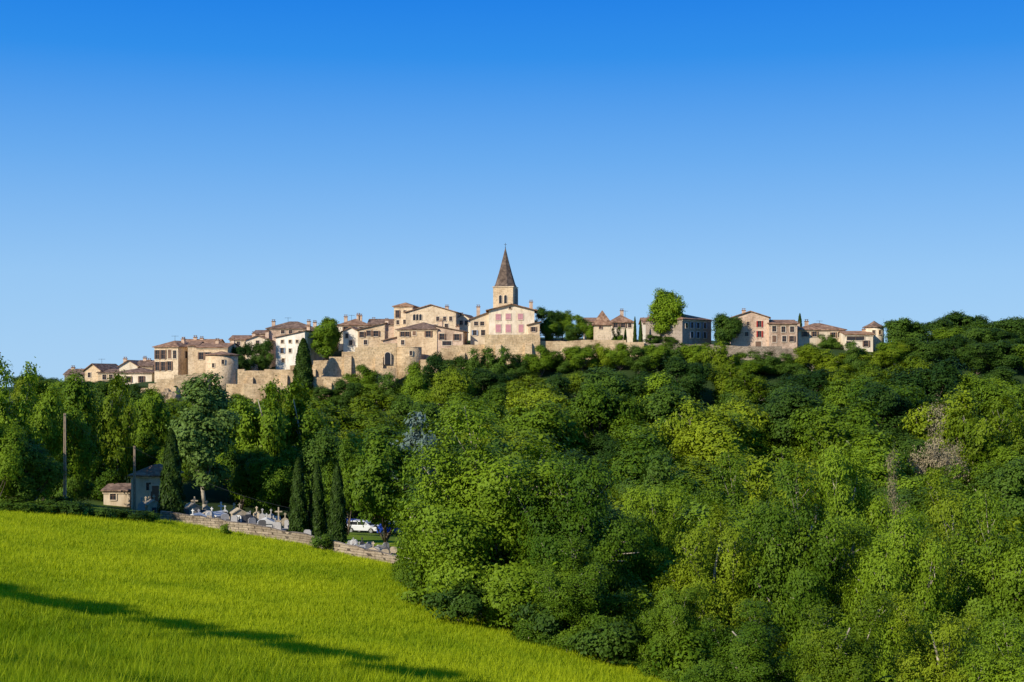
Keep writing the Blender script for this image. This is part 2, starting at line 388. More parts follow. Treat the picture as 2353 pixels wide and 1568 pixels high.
for k,px,tr_,y,w in [('n1',1650,1180,84,270),('n0',1840,1070,84,290),('n2',2070,1180,80,270),('n0',2290,1140,82,290),('n2',1550,1350,78,190),
    ('n0',1710,1380,68,260),('n1',1930,1370,64,280),('n1',2160,1380,66,280),('n0',2340,1430,60,300),('n2',1490,1120,112,220),('n0',1700,1050,114,240),('n2',1960,1040,114,240),('n1',2200,1100,112,230),('n2',2400,1240,80,260)]:
    ptree(k,px,tr_,y,w,L2,group=G1)
ptree('poplar',470,862,163,150,'tall poplar with bright glossy leaves beside the cemetery',name='poplar_tree',rz=1)
ptree('poplar2',600,885,176,130,'tall slender green tree behind the cemetery',name='poplar_tree')
ptree('poplar2',672,885,180,140,'tall slender green tree behind the cemetery',name='poplar_tree')
ptree('m2',735,990,170,150,'dark green tree behind the cemetery cypresses')
ptree('m0',800,1010,158,110,'green tree shading the parked cars')
ptree('fresh',885,1000,150,170,'leafy green tree above the parked cars')
ptree('m4',560,1020,172,120,'green tree behind the tombs')
ptree('m4',625,1040,168,120,'green tree behind the tombs')
for px,tr_,y,w,k in [(20,830,140,170,'m1'),(95,890,152,120,'m4'),(170,862,160,150,'m0'),(250,866,178,130,'m3'),(60,1000,138,150,'m2'),(150,1030,160,120,'m6'),(212,1020,172,110,'m1'),(345,895,190,100,'m4'),(-60,860,140,170,'m0'),(400,1010,180,80,'m4'),(330,990,186,100,'m0'),(-10,960,135,130,'m4'),(105,1050,150,110,'m4'),(268,1000,182,90,'m4')]:
    ptree(k,px,tr_,y,w,'dark leafy tree beyond the top of the meadow',group='trees at the top of the meadow')
for px,tr_,y,w,k in [(394,988,150,60,'cyp'),(685,1052,146,44,'cyp2'),(728,1060,147,44,'cyp'),(775,1065,143,46,'cyp2')]:
    ptree(k,px,tr_,y,w,'tall dark columnar cypress beside the cemetery wall',name='cypress_tree',group=G3)
ptree('cyp',697,778,267,54,'old dark cypress standing against the rampart',name='cypress_tree')
for px,tr_,y,w in [(1472,735,277,11),(1437,754,277,9),(1838,720,300,15),(1459,727,284,9)]:
    ptree('cyp2',px,tr_,y,w,'small slim cypress among the village houses',name='cypress_tree')
for px,tr_,y,w,k in [(752,731,284,74,'fresh'),(1532,667,277,76,'oval'),(1669,722,276,64,'round'),(560,788,282,60,'m2'),(605,780,283,56,'m2'),
   (1255,706,288,64,'m2'),(1290,714,290,60,'m4'),(1325,724,288,60,'m0'),(1352,742,280,44,'m4'),(1270,740,281,50,'m4'),(1315,748,280,50,'m2'),(1418,752,276,34,'m1'),(832,838,266,80,'m0'),(1860,790,272,34,'m1'),(1905,768,276,52,'m6'),(1660,760,277,40,'m1'),(1548,770,276,50,'m2'),(1500,768,277,40,'m2')]:
    ptree(k,px,tr_,y,w,'rounded leafy tree growing between village houses',group='trees in the village')
for px,tr_,y,w,k in [(2080,733,274,100,'round'),(2150,732,284,95,'m2'),(2212,718,292,100,'round'),(2270,740,284,95,'m4'),(2330,730,280,110,'round'),(2055,782,266,80,'m4'),(2120,778,266,90,'round'),(2185,770,266,90,'m2'),(2245,782,264,95,'m2'),(2390,740,285,110,'m2'),(2310,784,264,95,'round'),(2370,785,264,110,'m4'),(2180,750,276,80,'m4'),(2240,750,274,80,'round'),(2300,756,272,80,'m2')]:
    ptree(k,px,tr_,y,w,'big dark oak on the ridge beside the village',name='oak_tree',group='oaks on the ridge')
ptree('bare',2150,930,195,140,'sparse brown tree with few leaves on the slope',name='bare_tree')
ptree('bare',2055,1040,150,90,'sparse brown tree with few leaves on the slope',name='bare_tree')
ptree('bare',1530,880,236,60,'sparse brown tree with few leaves on the slope',name='bare_tree')
ptree('cedar',945,955,176,170,'blue grey cedar among green trees',name='cedar_tree')
ENV=[(-200,825),(0,835),(60,845),(120,866),(240,870),(330,892),(380,902),(440,900),(560,908),(640,890),(700,884),(760,885),(800,872),(870,885),(920,845),(1000,808),(1100,797),(1200,799),(1300,791),(1420,791),(1520,786),(1600,784),(1690,793),(1740,806),(1800,801),(1860,791),(1960,788),(2040,785),(2400,785),(2600,800)]
def env(px): return np.interp(px,[e[0] for e in ENV],[e[1] for e in ENV])
rng=random.Random(11)
px=60
while px<2060:
    y=rng.uniform(262,266) if px>960 else rng.uniform(258,262)
    w_=rng.uniform(62,96)
    ptree(rng.choice(['m0','m2','m4','m3','m1','m6','m5']),px,env(px)+rng.choice([-2,2,5,14]),y,w_,'leafy tree growing at the foot of the ramparts',group='trees below the ramparts',rz=rng.uniform(0,6.28))
    px+=w_*.62
px=960
while px<2353:
    w_=rng.uniform(85,125)
    ptree(rng.choice(['m0','m2','m4','m5','m1','m5','m2']),px,env(px)+rng.uniform(30,70),rng.uniform(247,255),w_,'leafy deciduous tree in dense hillside woodland',group=G2,rz=rng.uniform(0,6.28))
    px+=w_*.85
for px,row,y in [(90,862,285),(120,868,280),(160,880,282),(205,882,280),(245,886,278),(300,900,272),(60,858,280)]:
    ptree('m2',px,row,y,70,'leafy tree growing at the foot of the ramparts',group='trees below the ramparts')
cand=[]
y=104.0
while y<248:
    x=-.37*y-8; st=10.6
    x+=rng.uniform(0,5)
    while x<.37*y+6:
        cand.append((x+rng.uniform(-2.8,2.8),y+rng.uniform(-2.6,2.6))); x+=st
    y+=9.4
cnt=0
for x,y in cand:
    if y<150 and x<xedge(min(y,125))+4.5: continue
    if y<178 and x<-8 : continue
    if y<186 and -45<x<-18: continue
    if any((x-a)**2+(y-b)**2<(3.2+.38*r)**2 for a,b,r in TREES): continue
    px=x*F/y+1176.5; h=rng.uniform(7.5,14.5)
    if y<175 and px>1500: h=rng.uniform(7.0,11.5)
    if y>235: h=rng.uniform(6.5,10)
    tz=float(TZ(x,y)); lim=-(env(px)-H0+rng.uniform(10,40))*y/F-tz
    if lim<2.2: continue
    h=min(h,lim); tr_=H0-(tz+h)*F/y
    if y>130 and 985<px<1420 and tr_>1060: continue
    if y>130 and px>1540 and tr_>1120: continue
    if px<300 and y<240: continue
    if 2080<px<2225 and 130<y<195 and tr_<1075: h=min(h,-(1080-H0)*y/F-tz)
    if 880<px<1010 and y<176 and tr_<1010: continue
    if h<4: continue
    k=rng.choice(['m0','m1','m2','m3','m4','m5','m6','m2','m5','m0'] if px<1700 else ['m0','m1','m2','m4','m5','m6','m0','m2','m3'])
    tree(k,x,y,h,min(13.5,max(8,h*rng.uniform(.78,1.2))),'leafy deciduous tree in dense hillside woodland',group=G2,rz=rng.uniform(0,6.28)); cnt+=1
print('scatter trees',cnt)
for px,row,y,w,h,k in [(740,1225,133,60,0,'bush2'),(515,1205,139,34,0,'bush'),(300,1178,139,90,0,'bush2'),(345,1183,141,60,0,'bush2'),(240,1166,137,80,0,'bush2'),(175,1150,136,90,0,'bush2'),(130,1140,137,90,0,'bush2'),(80,1158,135,100,0,'bush2'),(20,1155,134,110,0,'bush2'),(930,1262,122,60,0,'bush')]:
    ptree(k,px,row,y,w,'low leafy bush at the edge of the meadow',hmin=1.2,name='bush',cat='bush',group='bushes along the meadow edge')
for x,y,w,h in [(5.5,80,4,2.6),(2,84.5,4,3),(9.5,77,4,3),(-3.5,89,4,2.6),(13,71,4.5,3.2),(-5.5,97,4,3),(-6,104,4,3),(-6.5,112,4,3),(-5.5,120,4,3.5),(17,64,5,3.5),(7,87,5,4),(12,82,5,4),(0,92,5,4),(-2,93,5,4.5),(3,89,5,5)]:
    tree(rng.choice(['bush','bush2']),x,y,h,w,'low leafy bush at the edge of the meadow',name='bush',cat='bush',group='bushes along the meadow edge')
# sun direction
el=math.radians(28); hx,hy=-.71,-.704
def shadow_row(pts,L,T,jit=.3):  # row of trees added out of view to cast a shadow band on the meadow
    for i in range(T):
        t=i/(T-1)*(len(pts)-1); j=min(int(t),len(pts)-2); t-=j
        X,Y,w_=[pts[j][a]+(pts[j+1][a]-pts[j][a])*t for a in range(3)]
        cx,cy=X+hx*L,Y+hy*L; zt=float(TZ(X,Y))+L*math.tan(el)-float(TZ(cx,cy))
        k='shA' if w_>2.5 else 'shB'
        tree(k,cx+random.uniform(-jit,jit),cy+random.uniform(-jit,jit),zt*(1.03+random.uniform(-.02,.025)),w_*random.uniform(.65,1.3),'unseen tall flat topped tree added to cast meadow shadow',name='shadow_caster_tree',group='unseen shadow casting trees')
shadow_row([(-29.5,79.8,2.9),(-22,76.4,2.6),(-15,73.2,2.1),(-8,69.8,1.8),(-1.5,66.9,1.6)],34,16,.5)
shadow_row([(-20,55.5,2.6),(-14,54.5,2.2),(-10,54,1.8)],24,4,.9)

# ------------------------------------------------------------ grass
r=np.random.default_rng(3); n=700000
yy=40*(150/40)**(r.random(n)**.9); xl=-.38*yy-5; xr=np.interp(yy,XE_Y,XE_X)+3
xx=xl+(xr-xl)*r.random(n)
wally=np.interp(xx,[-60,-50,-40,-36,-27,-20,-15,-8.7],[134,134,139,146,142.5,136.5,130.5,125.5])
ok=yy<wally; xx=xx[ok]; yy=yy[ok]; n=len(xx)
zz=TZ(xx,yy)
def vn(x,y,s,seed):
    g=np.random.default_rng(seed).random((256,256)); u=x/s+100; v=y/s+100
    i=np.floor(u).astype(int); j=np.floor(v).astype(int); fu=u-i; fv=v-j; fu=fu*fu*(3-2*fu); fv=fv*fv*(3-2*fv)
    a=lambda di,dj: g[(i+di)%256,(j+dj)%256]
    return (a(0,0)*(1-fu)+a(1,0)*fu)*(1-fv)+(a(0,1)*(1-fu)+a(1,1)*fu)*fv
patch=.6*vn(xx,yy,7,1)+.4*vn(xx,yy,2.5,2)
streak=vn(xx,yy,9,3)*.5+vn(xx*.3,yy,3,4)*.5
clump=vn(xx,yy,.6,5)**1.3
near_=np.clip((74-(yy+.35*(xx+25)))/10,0,1)
hh=r.uniform(.12,.34,n)*(.5+.5*patch+.75*clump)*(1+near_*1.2)
seed_=(r.random(n)<.03)&(patch>.3); hh=np.where(seed_,hh*1.8,hh)
ww=(.007+.00020*yy)*(1+.25*near_)*np.where(seed_,.7,1)
th=r.random(n)*math.pi; ln=r.normal(0,.34,(n,2))*hh[:,None]+np.array([.08,.02])*hh[:,None]
bx=np.cos(th)*ww; by=np.sin(th)*ww
Vv=np.stack([np.stack([xx-bx,yy-by,zz-.03],1),np.stack([xx+bx,yy+by,zz-.03],1),np.stack([xx+ln[:,0],yy+ln[:,1],zz+hh],1)],1).reshape(-1,3)
shade=-.12+.62*patch+.38*streak+.12*clump+.36*(r.random(n)-.3)-near_*.42
shade=np.clip(np.where(seed_,.98-near_*.3,shade),0,1)
me=rawmesh('grass',Vv,np.arange(3*n).reshape(-1,3),3,shade,M['grass'])
o=obj('grass',me); o['kind']='stuff'; top(o,'tall yellow green meadow grass on the slope','grass')

# ------------------------------------------------------------ houses
WC={}
def winmesh(w,h,style):
    k=(round(w,2),round(h,2),style)
    if k in WC: return WC[k]
    b=MB(); f=M['frame'] if style!='plain' else M['stone_pale']; t=.11
    if style=='arch':
        b.box(-w/2,w/2,-.02,.2,0,h*.75,M['glass'])
        pts=[(math.cos(a)*w/2,h*.75+math.sin(a)*w/2) for a in [math.pi*i/8 for i in range(9)]]
        b.extr(pts,'y',-.02,.2,M['glass'])
        for s in (-1,1): b.box(min(s*w/2,s*(w/2+t)),max(s*w/2,s*(w/2+t)),-.09,.2,0,h*.75,f)
        for i in range(8):
            a0=math.pi*i/8; a1=math.pi*(i+1)/8; R1=w/2+t
            b.extr([(math.cos(a0)*w/2,h*.75+math.sin(a0)*w/2),(math.cos(a0)*R1,h*.75+math.sin(a0)*R1),(math.cos(a1)*R1,h*.75+math.sin(a1)*R1),(math.cos(a1)*w/2,h*.75+math.sin(a1)*w/2)],'y',-.09,.2,f)
    else:
        b.box(-w/2,w/2,-.02,.2,0,h,M['glass'])
        b.box(-w/2-t,-w/2,-.09,.2,-t,h+t,f); b.box(w/2,w/2+t,-.09,.2,-t,h+t,f)
        b.box(-w/2,w/2,-.09,.2,h,h+t,f); b.box(-w/2,w/2,-.13,.2,-t,0,f)
        b.box(-.03,.03,-.05,-.021,0,h,M['wood']); b.box(-w/2,-.03,-.05,-.021,h*.5,h*.5+.05,M['wood']); b.box(.03,w/2,-.05,-.021,h*.5,h*.5+.05,M['wood'])
    me=b.mesh('window'); WC[k]=me; return me
def shutmesh(w,h,mt):
    k=('s',round(w,2),round(h,2),mt)
    if k in WC: return WC[k]
    b=MB(); b.box(-w/2,w/2,-.06,0,0,h,M[mt])
    for z in (.18,.78): b.box(-w/2+.03,w/2-.03,-.09,-.06,h*z,h*z+.08,M[mt])
    WC[k]=b.mesh('shutter'); return WC[k]
def add_window(e,x,y,z,w,h,style,rz=0):
    base=style if style in('arch','plain') else 'win'
    o=obj('window',winmesh(w,h,base),e,(x,y,z),rz)
    mt={'pink':'pink','red':'red','brown':'wood','blue':'bluegrey','closed_pink':'pink','closed_brown':'wood','closed_red':'red'}.get(style)
    if mt:
        sw=w/2-.01
        for s in (-1,1):
            if style.startswith('closed'): obj('shutter',shutmesh(sw,h-.02,mt),o,(s*w/4,-.052,.01))
            else: obj('shutter',shutmesh(sw*.7,h,mt),o,(s*(w/2+sw*.35+.02),-.092,0))
    return o
def chimney(e,x,y,z0,z1,mat='stone_rose',w=.7):
    b=MB(); b.box(-w/2,w/2,-w/2+.1,w/2-.1,z0,z1,M[mat]); b.box(-w/2-.08,w/2+.08,-w/2,w/2,z1,z1+.14,M['roof'])
    b.box(-w/2+.1,-w/2+.2,-.15,.15,z1+.14,z1+.4,M['roof']); b.box(w/2-.2,w/2-.1,-.15,.15,z1+.14,z1+.4,M['roof']); b.box(-w/2,w/2,-.2,.2,z1+.4,z1+.47,M['roof_dark'])
    return obj('chimney',b.mesh('chimney'),e,(x,y,0))
def antenna(e,x,y,z0,z1):
    b=MB(); b.tube((0,0,z0),(0,0,z1),.035,.03,M['iron'],5); b.tube((-.7,0,z1-.1),(.7,0,z1-.1),.025,.025,M['iron'],4)
    for i in range(5): b.tube((-.6+i*.3,-.3,z1-.1),(-.6+i*.3,.3,z1-.1),.02,.02,M['iron'],4)
    return obj('antenna',b.mesh('antenna'),e,(x,y,0),.5)
def house(l,r,eave,base,depth,rise,label,d=8,yaw=0,roof='gx',wall='stone',rm='roof',wins=(),chim=(),ant=(),o=.35,side=(),door=None,name='stone_house'):
    s=depth/F; ya=math.radians(yaw); w=(r-l)*s/math.cos(ya); cx=((l+r)/2-1176.5)*s
    zt=-(eave-H0)*s; zb=-(base-H0)*s
    g=min(float(TZ(cx+a*math.cos(ya)-bb*math.sin(ya),depth+a*math.sin(ya)+bb*math.cos(ya))) for a in(-w/2,w/2) for bb in(0,d))-.3
    z0=min(zb,g); e_=zt-z0; rs=rise*s
    e=bpy.data.objects.new(name,None); COL.objects.link(e); e.location=(cx,depth,z0); e.rotation_euler=(0,0,ya)
    top(e,label,'house','houses of the hilltop village')
    t=.16; b=MB(); q=MB(); wm=M[wall]; R=M[rm]; u=.01
    if roof=='gx':
        k=rs/(d/2); b.extr([(0,0),(d,0),(d,e_),(d/2,e_+rs),(0,e_)],'x',-w/2,w/2,wm)
        q.extr([(-o,e_-k*o+u),(d/2,e_+rs+u),(d+o,e_-k*o+u),(d+o,e_-k*o+t),(d/2,e_+rs+t),(-o,e_-k*o+t)],'x',-w/2-o*.7,w/2+o*.7,R)
    elif roof=='gy':
        k=rs/(w/2); b.extr([(-w/2,0),(w/2,0),(w/2,e_),(0,e_+rs),(-w/2,e_)],'y',0,d,wm)
        q.extr([(-w/2-o,e_-k*o+u),(0,e_+rs+u),(w/2+o,e_-k*o+u),(w/2+o,e_-k*o+t),(0,e_+rs+t),(-w/2-o,e_-k*o+t)],'y',-o,d+o,R)
    elif roof in('shedR','shedL'):
        sg=1 if roof=='shedR' else -1; k=rs/w
        b.extr([(-sg*w/2,0),(sg*w/2,0),(sg*w/2,e_+rs),(-sg*w/2,e_)],'y',0,d,wm)
        q.extr([(-sg*(w/2+o),e_-k*o+u),(sg*(w/2+o),e_+rs+k*o+u),(sg*(w/2+o),e_+rs+k*o+t),(-sg*(w/2+o),e_-k*o+t)],'y',-o,d+o,R)
    else:
        b.box(-w/2,w/2,0,d,0,e_,wm); m=min(w,d)/2; k=rs/m
        z=e_-k*o; X=w/2+o
        c4=[(-X,-o),(X,-o),(X,d+o),(-X,d+o)]
        if w>=d: rd=[(-w/2+m,d/2),(w/2-m,d/2)]; F_=[(0,1,5,4),(1,2,5),(2,3,4,5),(3,0,4)]
        else: rd=[(0,m),(0,d-m)]; F_=[(0,1,4),(1,2,5,4),(2,3,5),(3,0,4,5)]
        vs=[(x,y,z+t) for x,y in c4]+[(x,y,e_+rs+t) for x,y in rd]+[(x,y,z+u) for x,y in c4]
        q.solid(vs,F_+[(9,8,7,6)]+[(i,(i+1)%4,6+(i+1)%4,6+i) for i in range(4)],R)
    wo=obj('wall',b.mesh('wall'),e); ro=obj('roof',q.mesh('roof'),e)
    if roof in('gx','hip'):
        c=MB(); c.box(-w/2-.1,w/2+.1,-.12,-.004,e_-.34,e_-.17,M['stone_pale']); obj('cornice',c.mesh('cornice'),e)
    for wn in wins:
        px,row=wn[0],wn[1]; ww_=wn[2] if len(wn)>2 else .8; hh_=wn[3] if len(wn)>3 else 1.2; st=wn[4] if len(wn)>4 else 'win'
        x=(px-(l+r)/2)*s/math.cos(ya); z=-(row-H0)*s-z0-hh_/2
        add_window(e,x,0,z,ww_,hh_,st)
    for (f_,v,row,ww_,hh_,st) in side:
        z=-(row-H0)*s-z0-hh_/2
        add_window(e,w/2 if f_=='r' else -w/2,v*d,z,ww_,hh_,st,math.pi/2 if f_=='r' else -math.pi/2)
    if door:
        x=(door-(l+r)/2)*s/math.cos(ya); c=MB(); c.box(-.5,.5,-.05,.1,0,2.1,M['wood']); c.box(-.65,-.5,-.1,.1,0,2.25,M['frame']); c.box(.5,.65,-.1,.1,0,2.25,M['frame']); c.box(-.5,.5,-.1,.1,2.1,2.25,M['frame'])
        obj('door',c.mesh('door'),e,(x,0,zb-z0+.1))
    for (px,row) in chim:
        x=(px-(l+r)/2)*s/math.cos(ya); chimney(ro,x,d*.45,e_-.2,-(row-H0)*s-z0)
    for (px,row) in ant:
        x=(px-(l+r)/2)*s/math.cos(ya); antenna(ro,x,d*.5,e_,-(row-H0)*s-z0)
    return e
B='brown'
house(148,192,861,885,300,12,'small stone house with weathered tiled roof',roof='gx',wall='stone_grey',rm='roof_dark',chim=[(156,845)])
house(193,232,851,880,298,14,'gabled stone house with tiled roof and antenna',roof='gy',yaw=-15,wins=[(205,862,.7,1)],ant=[(207,824)],d=9)
house(225,268,857,885,297,7,'low stone house with broad tiled roof',roof='gx',rm='roof_dark',wins=[(240,866),(255,866)])
house(274,316,842,880,296,13,'cream house end with shallow gable and chimney',roof='gy',wall='cream',chim=[(277,825)])
house(312,350,842,880,297,13,'stone house with brown tiled roof and chimneys',roof='gx',wall='stone',rm='roof_dark',chim=[(323,823),(333,828)])
house(264,350,857,893,286,10,'cream house with dark shutters and tiled roof',roof='hip',wall='cream',rm='roof_dark',wins=[(275,874,.8,1.2,B),(296,872,.8,1.2,B),(326,872,.8,1.3,B)],yaw=-6)
house(352,412,797,868,282,13,'large honey stone mansion with tall shuttered windows',d=9,roof='hip',yaw=-22,wall='stone_pale',wins=[(360,815,.8,1.8,B),(375,815,.8,1.8,B),(391,814,.8,1.8,'closed_brown'),(360,842,.8,1.8,B),(375,842,.8,1.8,B),(391,841,.8,1.8,B),(404,815,.8,1.6)],side=[('r',.3,815,.8,1.4,'win'),('r',.7,840,.8,1.2,'win')],chim=[(395,779)],ant=[(370,770)])
house(432,455,795,866,281,10,'narrow honey stone wing of a mansion',roof='gx',wall='stone_pale',d=7)
house(450,524,799,860,279,10,'honey stone house with tiled roof next to tower',roof='gx',wall='stone',yaw=-8,wins=[(462,818,.8,1.4,B),(477,818,.8,1.4,B),(502,816,.7,1)],chim=[(485,782),(522,782)])
house(420,500,792,840,294,12,'stone house with orange tiled roof behind a mansion',roof='gx',wall='stone_pale',rm='roof_orange',chim=[(440,775),(455,777)])
house(528,575,781,812,292,10,'pinkish plastered house with low tiled roof',roof='gx',wall='beige',wins=[(548,789,.7,.9),(566,789,.7,.9)])
house(565,618,782,810,290,10,'small house with sloping tiled roof',roof='gy',wall='cream',wins=[(592,788,.7,.9)],chim=[(576,766),(607,762)])
house(582,622,768,800,298,9,'stone house with weathered tiled roof',roof='gx',wall='stone_rose',rm='roof_dark')
house(614,722,755,800,294,16,'long stone house with hipped tiled roof and chimneys',roof='hip',wall='stone_rose',rm='roof_dark',wins=[(650,762,.8,.9),(668,762,.8,.9),(690,765,.8,.9)],chim=[(622,738),(704,738),(718,740)],ant=[(655,728)])
house(632,702,776,842,283,14,'tall white plastered house with small windows',d=9,roof='shedR',yaw=-18,wall='white',rm='roof_dark',wins=[(648,785,.6,.6,'plain'),(667,785,.6,.6,'plain'),(684,785,.6,.6,'plain'),(648,806,.7,1.1,'blue'),(667,806,.6,.8),(650,828,.6,.7,'plain')],chim=[(690,750)])
house(700,728,768,815,288,10,'stone annex with brown tiled roof',roof='gx',wall='beige',rm='roof_dark')
house(735,785,768,805,300,10,'stone house with brown tiled roof behind a tree',roof='gx',wall='stone',rm='roof_dark',chim=[(770,748)])
house(778,848,747,790,294,14,'cream house with hipped roof and chimneys',roof='hip',wall='cream',wins=[(795,757,.8,1.1,B),(812,757,.8,1.1,B),(832,757,.8,1,B)],chim=[(790,727),(819,723),(824,725)],ant=[(803,722)])
house(788,824,762,806,285,9,'white house gable with tiled roof',roof='gy',wall='white',wins=[(797,772,.6,.9),(806,788,.7,1)],yaw=-10)
house(822,884,758,800,283,14,'ochre stone house with shuttered windows',roof='shedR',wall='stone',rm='roof_dark',wins=[(832,769,.7,1.1,B),(848,766,.7,1.1,B),(864,767,.9,1.1,B),(840,787,.7,.9)],chim=[(885,735)])
house(846,906,746,790,297,13,'stone house with broad weathered roof',roof='gx',wall='stone_rose',rm='roof_dark',chim=[(855,733)])
house(880,914,783,800,280,8,'small stone outbuilding with brown roof',roof='shedR',wall='stone_rose',rm='roof_dark')
house(905,948,704,775,296,8,'tall square stone tower house with tiled roof',d=5,roof='hip',yaw=-10,wall='stone_pale',rm='roof_orange',wins=[(914,722,.6,1.6,B),(914,741,.6,.9),(930,716,.5,.5,'plain'),(930,740,.6,.9)])
house(932,1048,718,775,291,17,'broad stone house with shallow gable and arched windows',d=12,roof='gy',yaw=-6,wall='stone_pale',rm='roof',wins=[(952,729,.55,1.3,'arch'),(959,729,.55,1.3,'arch'),(966,729,.55,1.3,'arch'),(1006,733,.6,.9),(1022,733,.6,.9),(1036,733,.6,.9),(1000,752,.7,1),(1026,750,.7,1)],chim=[(1018,703)])
house(912,1005,757,797,278,16,'wide ochre stone house with hipped weathered roof',d=9,roof='hip',yaw=-14,wall='stone',rm='roof_dark',wins=[(925,768,.7,1,B),(936,768,.7,1,B),(952,766,.7,.9,'closed_brown'),(985,768,.9,1.2,B),(925,787,.7,.9)],side=[('r',.3,770,.9,1.2,'brown'),('r',.7,772,.8,1.2,'win')],chim=[(1000,737)])
house(1002,1064,762,797,277,12,'stone wing with white garage opening and roof',d=8,roof='shedL',yaw=-4,wall='stone_rose',rm='roof_dark',wins=[(1016,774,.8,1.2,B),(1050,775,.9,1.2,B),(1027,789,1.8,.8)],chim=[(1047,750)])
house(1046,1083,735,775,293,12,'small white and stone house with tiled roof',roof='gy',wall='cream',rm='roof_dark',wins=[(1060,742,.7,.9),(1072,742,.7,.9)],yaw=-10,chim=[(1052,722)])
house(1081,1124,734,792,279,16,'plastered stone wing with brown tiled lean-to roof',roof='shedR',wall='beige',rm='roof_dark',wins=[(1094,744,.8,.8),(1108,744,.8,.8),(1091,765,.7,1,'blue'),(1110,765,.8,1.1)],chim=[(1098,704)])
house(1123,1228,713,792,277,13,'pale plastered house with pink shutters and gabled roof',d=11,roof='gy',wall='cream',rm='roof',o=.6,name='gabled_house',
  wins=[(1145,729,1.0,1.15,'closed_pink'),(1168,728,1.0,1.15,'closed_pink'),(1196,728,1.0,1.15,'closed_pink'),(1145,755,1.0,1.5,'closed_pink'),(1168,755,1.0,1.5,'closed_pink'),(1197,755,.9,1.5,'closed_pink'),(1172,708,.5,.4,'plain')],chim=[(1221,692)])
house(1214,1240,747,790,276,6,'small stone annex with brown tiled roof',d=5,roof='shedR',wall='stone',rm='roof_dark',wins=[(1226,757,.7,.9,B)])
house(1366,1404,742,785,274,28,'square stone dovecote with pointed tiled roof',d=3.2,roof='hip',wall='stone_pale',rm='roof',wins=[(1380,752,.4,.7,B)],yaw=0,name='dovecote')
house(1345,1375,740,770,294,10,'stone house with broad tiled roof',roof='gx',wall='stone_pale',rm='roof',wins=[(1358,747)])
house(1400,1456,740,765,290,16,'cream stone house with tiled roof and chimney',roof='hip',wall='cream',rm='roof',wins=[(1415,748,.8,.9,B),(1432,748,.8,.9,B),(1447,748,.7,.9)],chim=[(1432,713)],ant=[(1440,712)])
house(1478,1512,742,790,288,12,'small white house with tiled roof',roof='gx',wall='white',rm='roof',wins=[(1490,752,.7,.9),(1503,760,.7,.9)],chim=[(1496,728)])
house(1563,1640,735,792,277,15,'grey stone house with many small blue shutters',d=9,roof='hip',yaw=46,wall='stone_grey',rm='roof',wins=[(1588,748,.8,1.1,'blue'),(1604,748,.8,1.1,'blue'),(1622,748,.8,1.1,'blue'),(1588,770,.8,1.2,'blue'),(1604,770,.8,1.2,'blue'),(1622,770,.8,1.2,'blue'),(1574,749,.7,1)])
house(1682,1766,730,799,277,14,'rose stone gabled house with red shutters',d=9,roof='gy',yaw=-6,wall='stone_rose',rm='roof',name='gabled_house',wins=[(1700,740,.6,.6,'plain'),(1719,744,.6,.7,'plain'),(1745,745,.7,1.2,'red'),(1745,768,.7,1.2,'red'),(1716,768,.7,.8),(1742,792,1.1,1.2,'closed_brown'),(1696,768,.5,.7,'plain')],chim=[(1712,712)],side=[('r',.5,745,.7,1,'win')])
house(1767,1832,745,800,276,10,'rose stone house with three upper windows',roof='gx',wall='stone_rose',rm='roof',wins=[(1779,756,.8,1.1,'win'),(1800,757,.8,1.1,'win'),(1820,757,.8,1.1,'win'),(1779,779,.8,1.3,'closed_brown'),(1802,779,.8,1.1,'win'),(1820,779,.7,1.1,B)],chim=[(1775,735)])
house(1834,1942,758,800,279,15,'long low stone house with broad tiled roof',roof='hip',wall='beige',rm='roof',wins=[(1850,768,.8,1,B),(1872,768,.8,1,B),(1915,770,.8,1,B),(1930,770,.8,1)],chim=[(1862,738),(1842,742)],ant=[(1893,735)])
house(1942,2006,769,800,274,8,'low modern white house with orange roof and wide windows',roof='gx',wall='cream',rm='roof_orange',wins=[(1966,777,3.4,.9),(1950,790,.9,.9),(1990,790,.8,1.2,B)],chim=[(1996,757)])
house(1745,1790,748,790,292,12,'stone house end with tiled roof',roof='gx',wall='stone_grey',rm='roof_dark')
house(300,371,1092,1160,164,18,'beige house with clay tiled roof behind the cemetery',d=6,roof='hip',yaw=-8,wall='beige',rm='roof',wins=[(342,1118,.6,.9)],door=357)
house(238,298,1128,1170,168,10,'low beige outbuilding beneath the trees',d=6,roof='gx',wall='beige',rm='roof_dark',wins=[(260,1140,.7,.9)])

# round towers
def rtower(px,wpx,toprow,base,depth,label,roofrow=None,mat='stone',rm='roof',wins=()):
    s=depth/F; R=wpx*s/2; x=(px-1176.5)*s; y=depth+R; z0=min(-(base-H0)*s,float(TZ(x,y)),float(TZ(x,depth)))-.5; H=-(toprow-H0)*s-z0
    e=bpy.data.objects.new('round_tower',None); COL.objects.link(e); e.location=(x,y,z0); top(e,label,'tower')
    b=MB(); b.lathe([(R*1.06,0),(R*1.02,H*.5),(R,H)],28,M[mat]); obj('wall',b.mesh('wall',True),e)
    c=MB(); 
    if roofrow: 
        hr=(toprow-roofrow)*s; c.lathe([(R+.3,H-.05),(R+.3,H+.1),(R*.5,H+.1+hr*.5),(.06,H+.1+hr)],28,M[rm]); obj('roof',c.mesh('roof'),e)
    else:
        c.lathe([(R+.03,H),(R+.03,H+.12),(R-.4,H+.12),(R-.4,H+.05)],28,M[mat]); obj('parapet',c.mesh('parapet'),e)
    for (dx,row) in wins:
        a=math.asin(dx*s/R); add_window(e,math.sin(a)*R*1.01,-math.cos(a)*R*1.01,-(row-H0)*s-z0-.4,.5,.8,'plain',a)
    return e
rtower(502,74,816,895,270,'round honey stone corner tower with low tiled roof',808,wins=[(-12,840),(10,832)])
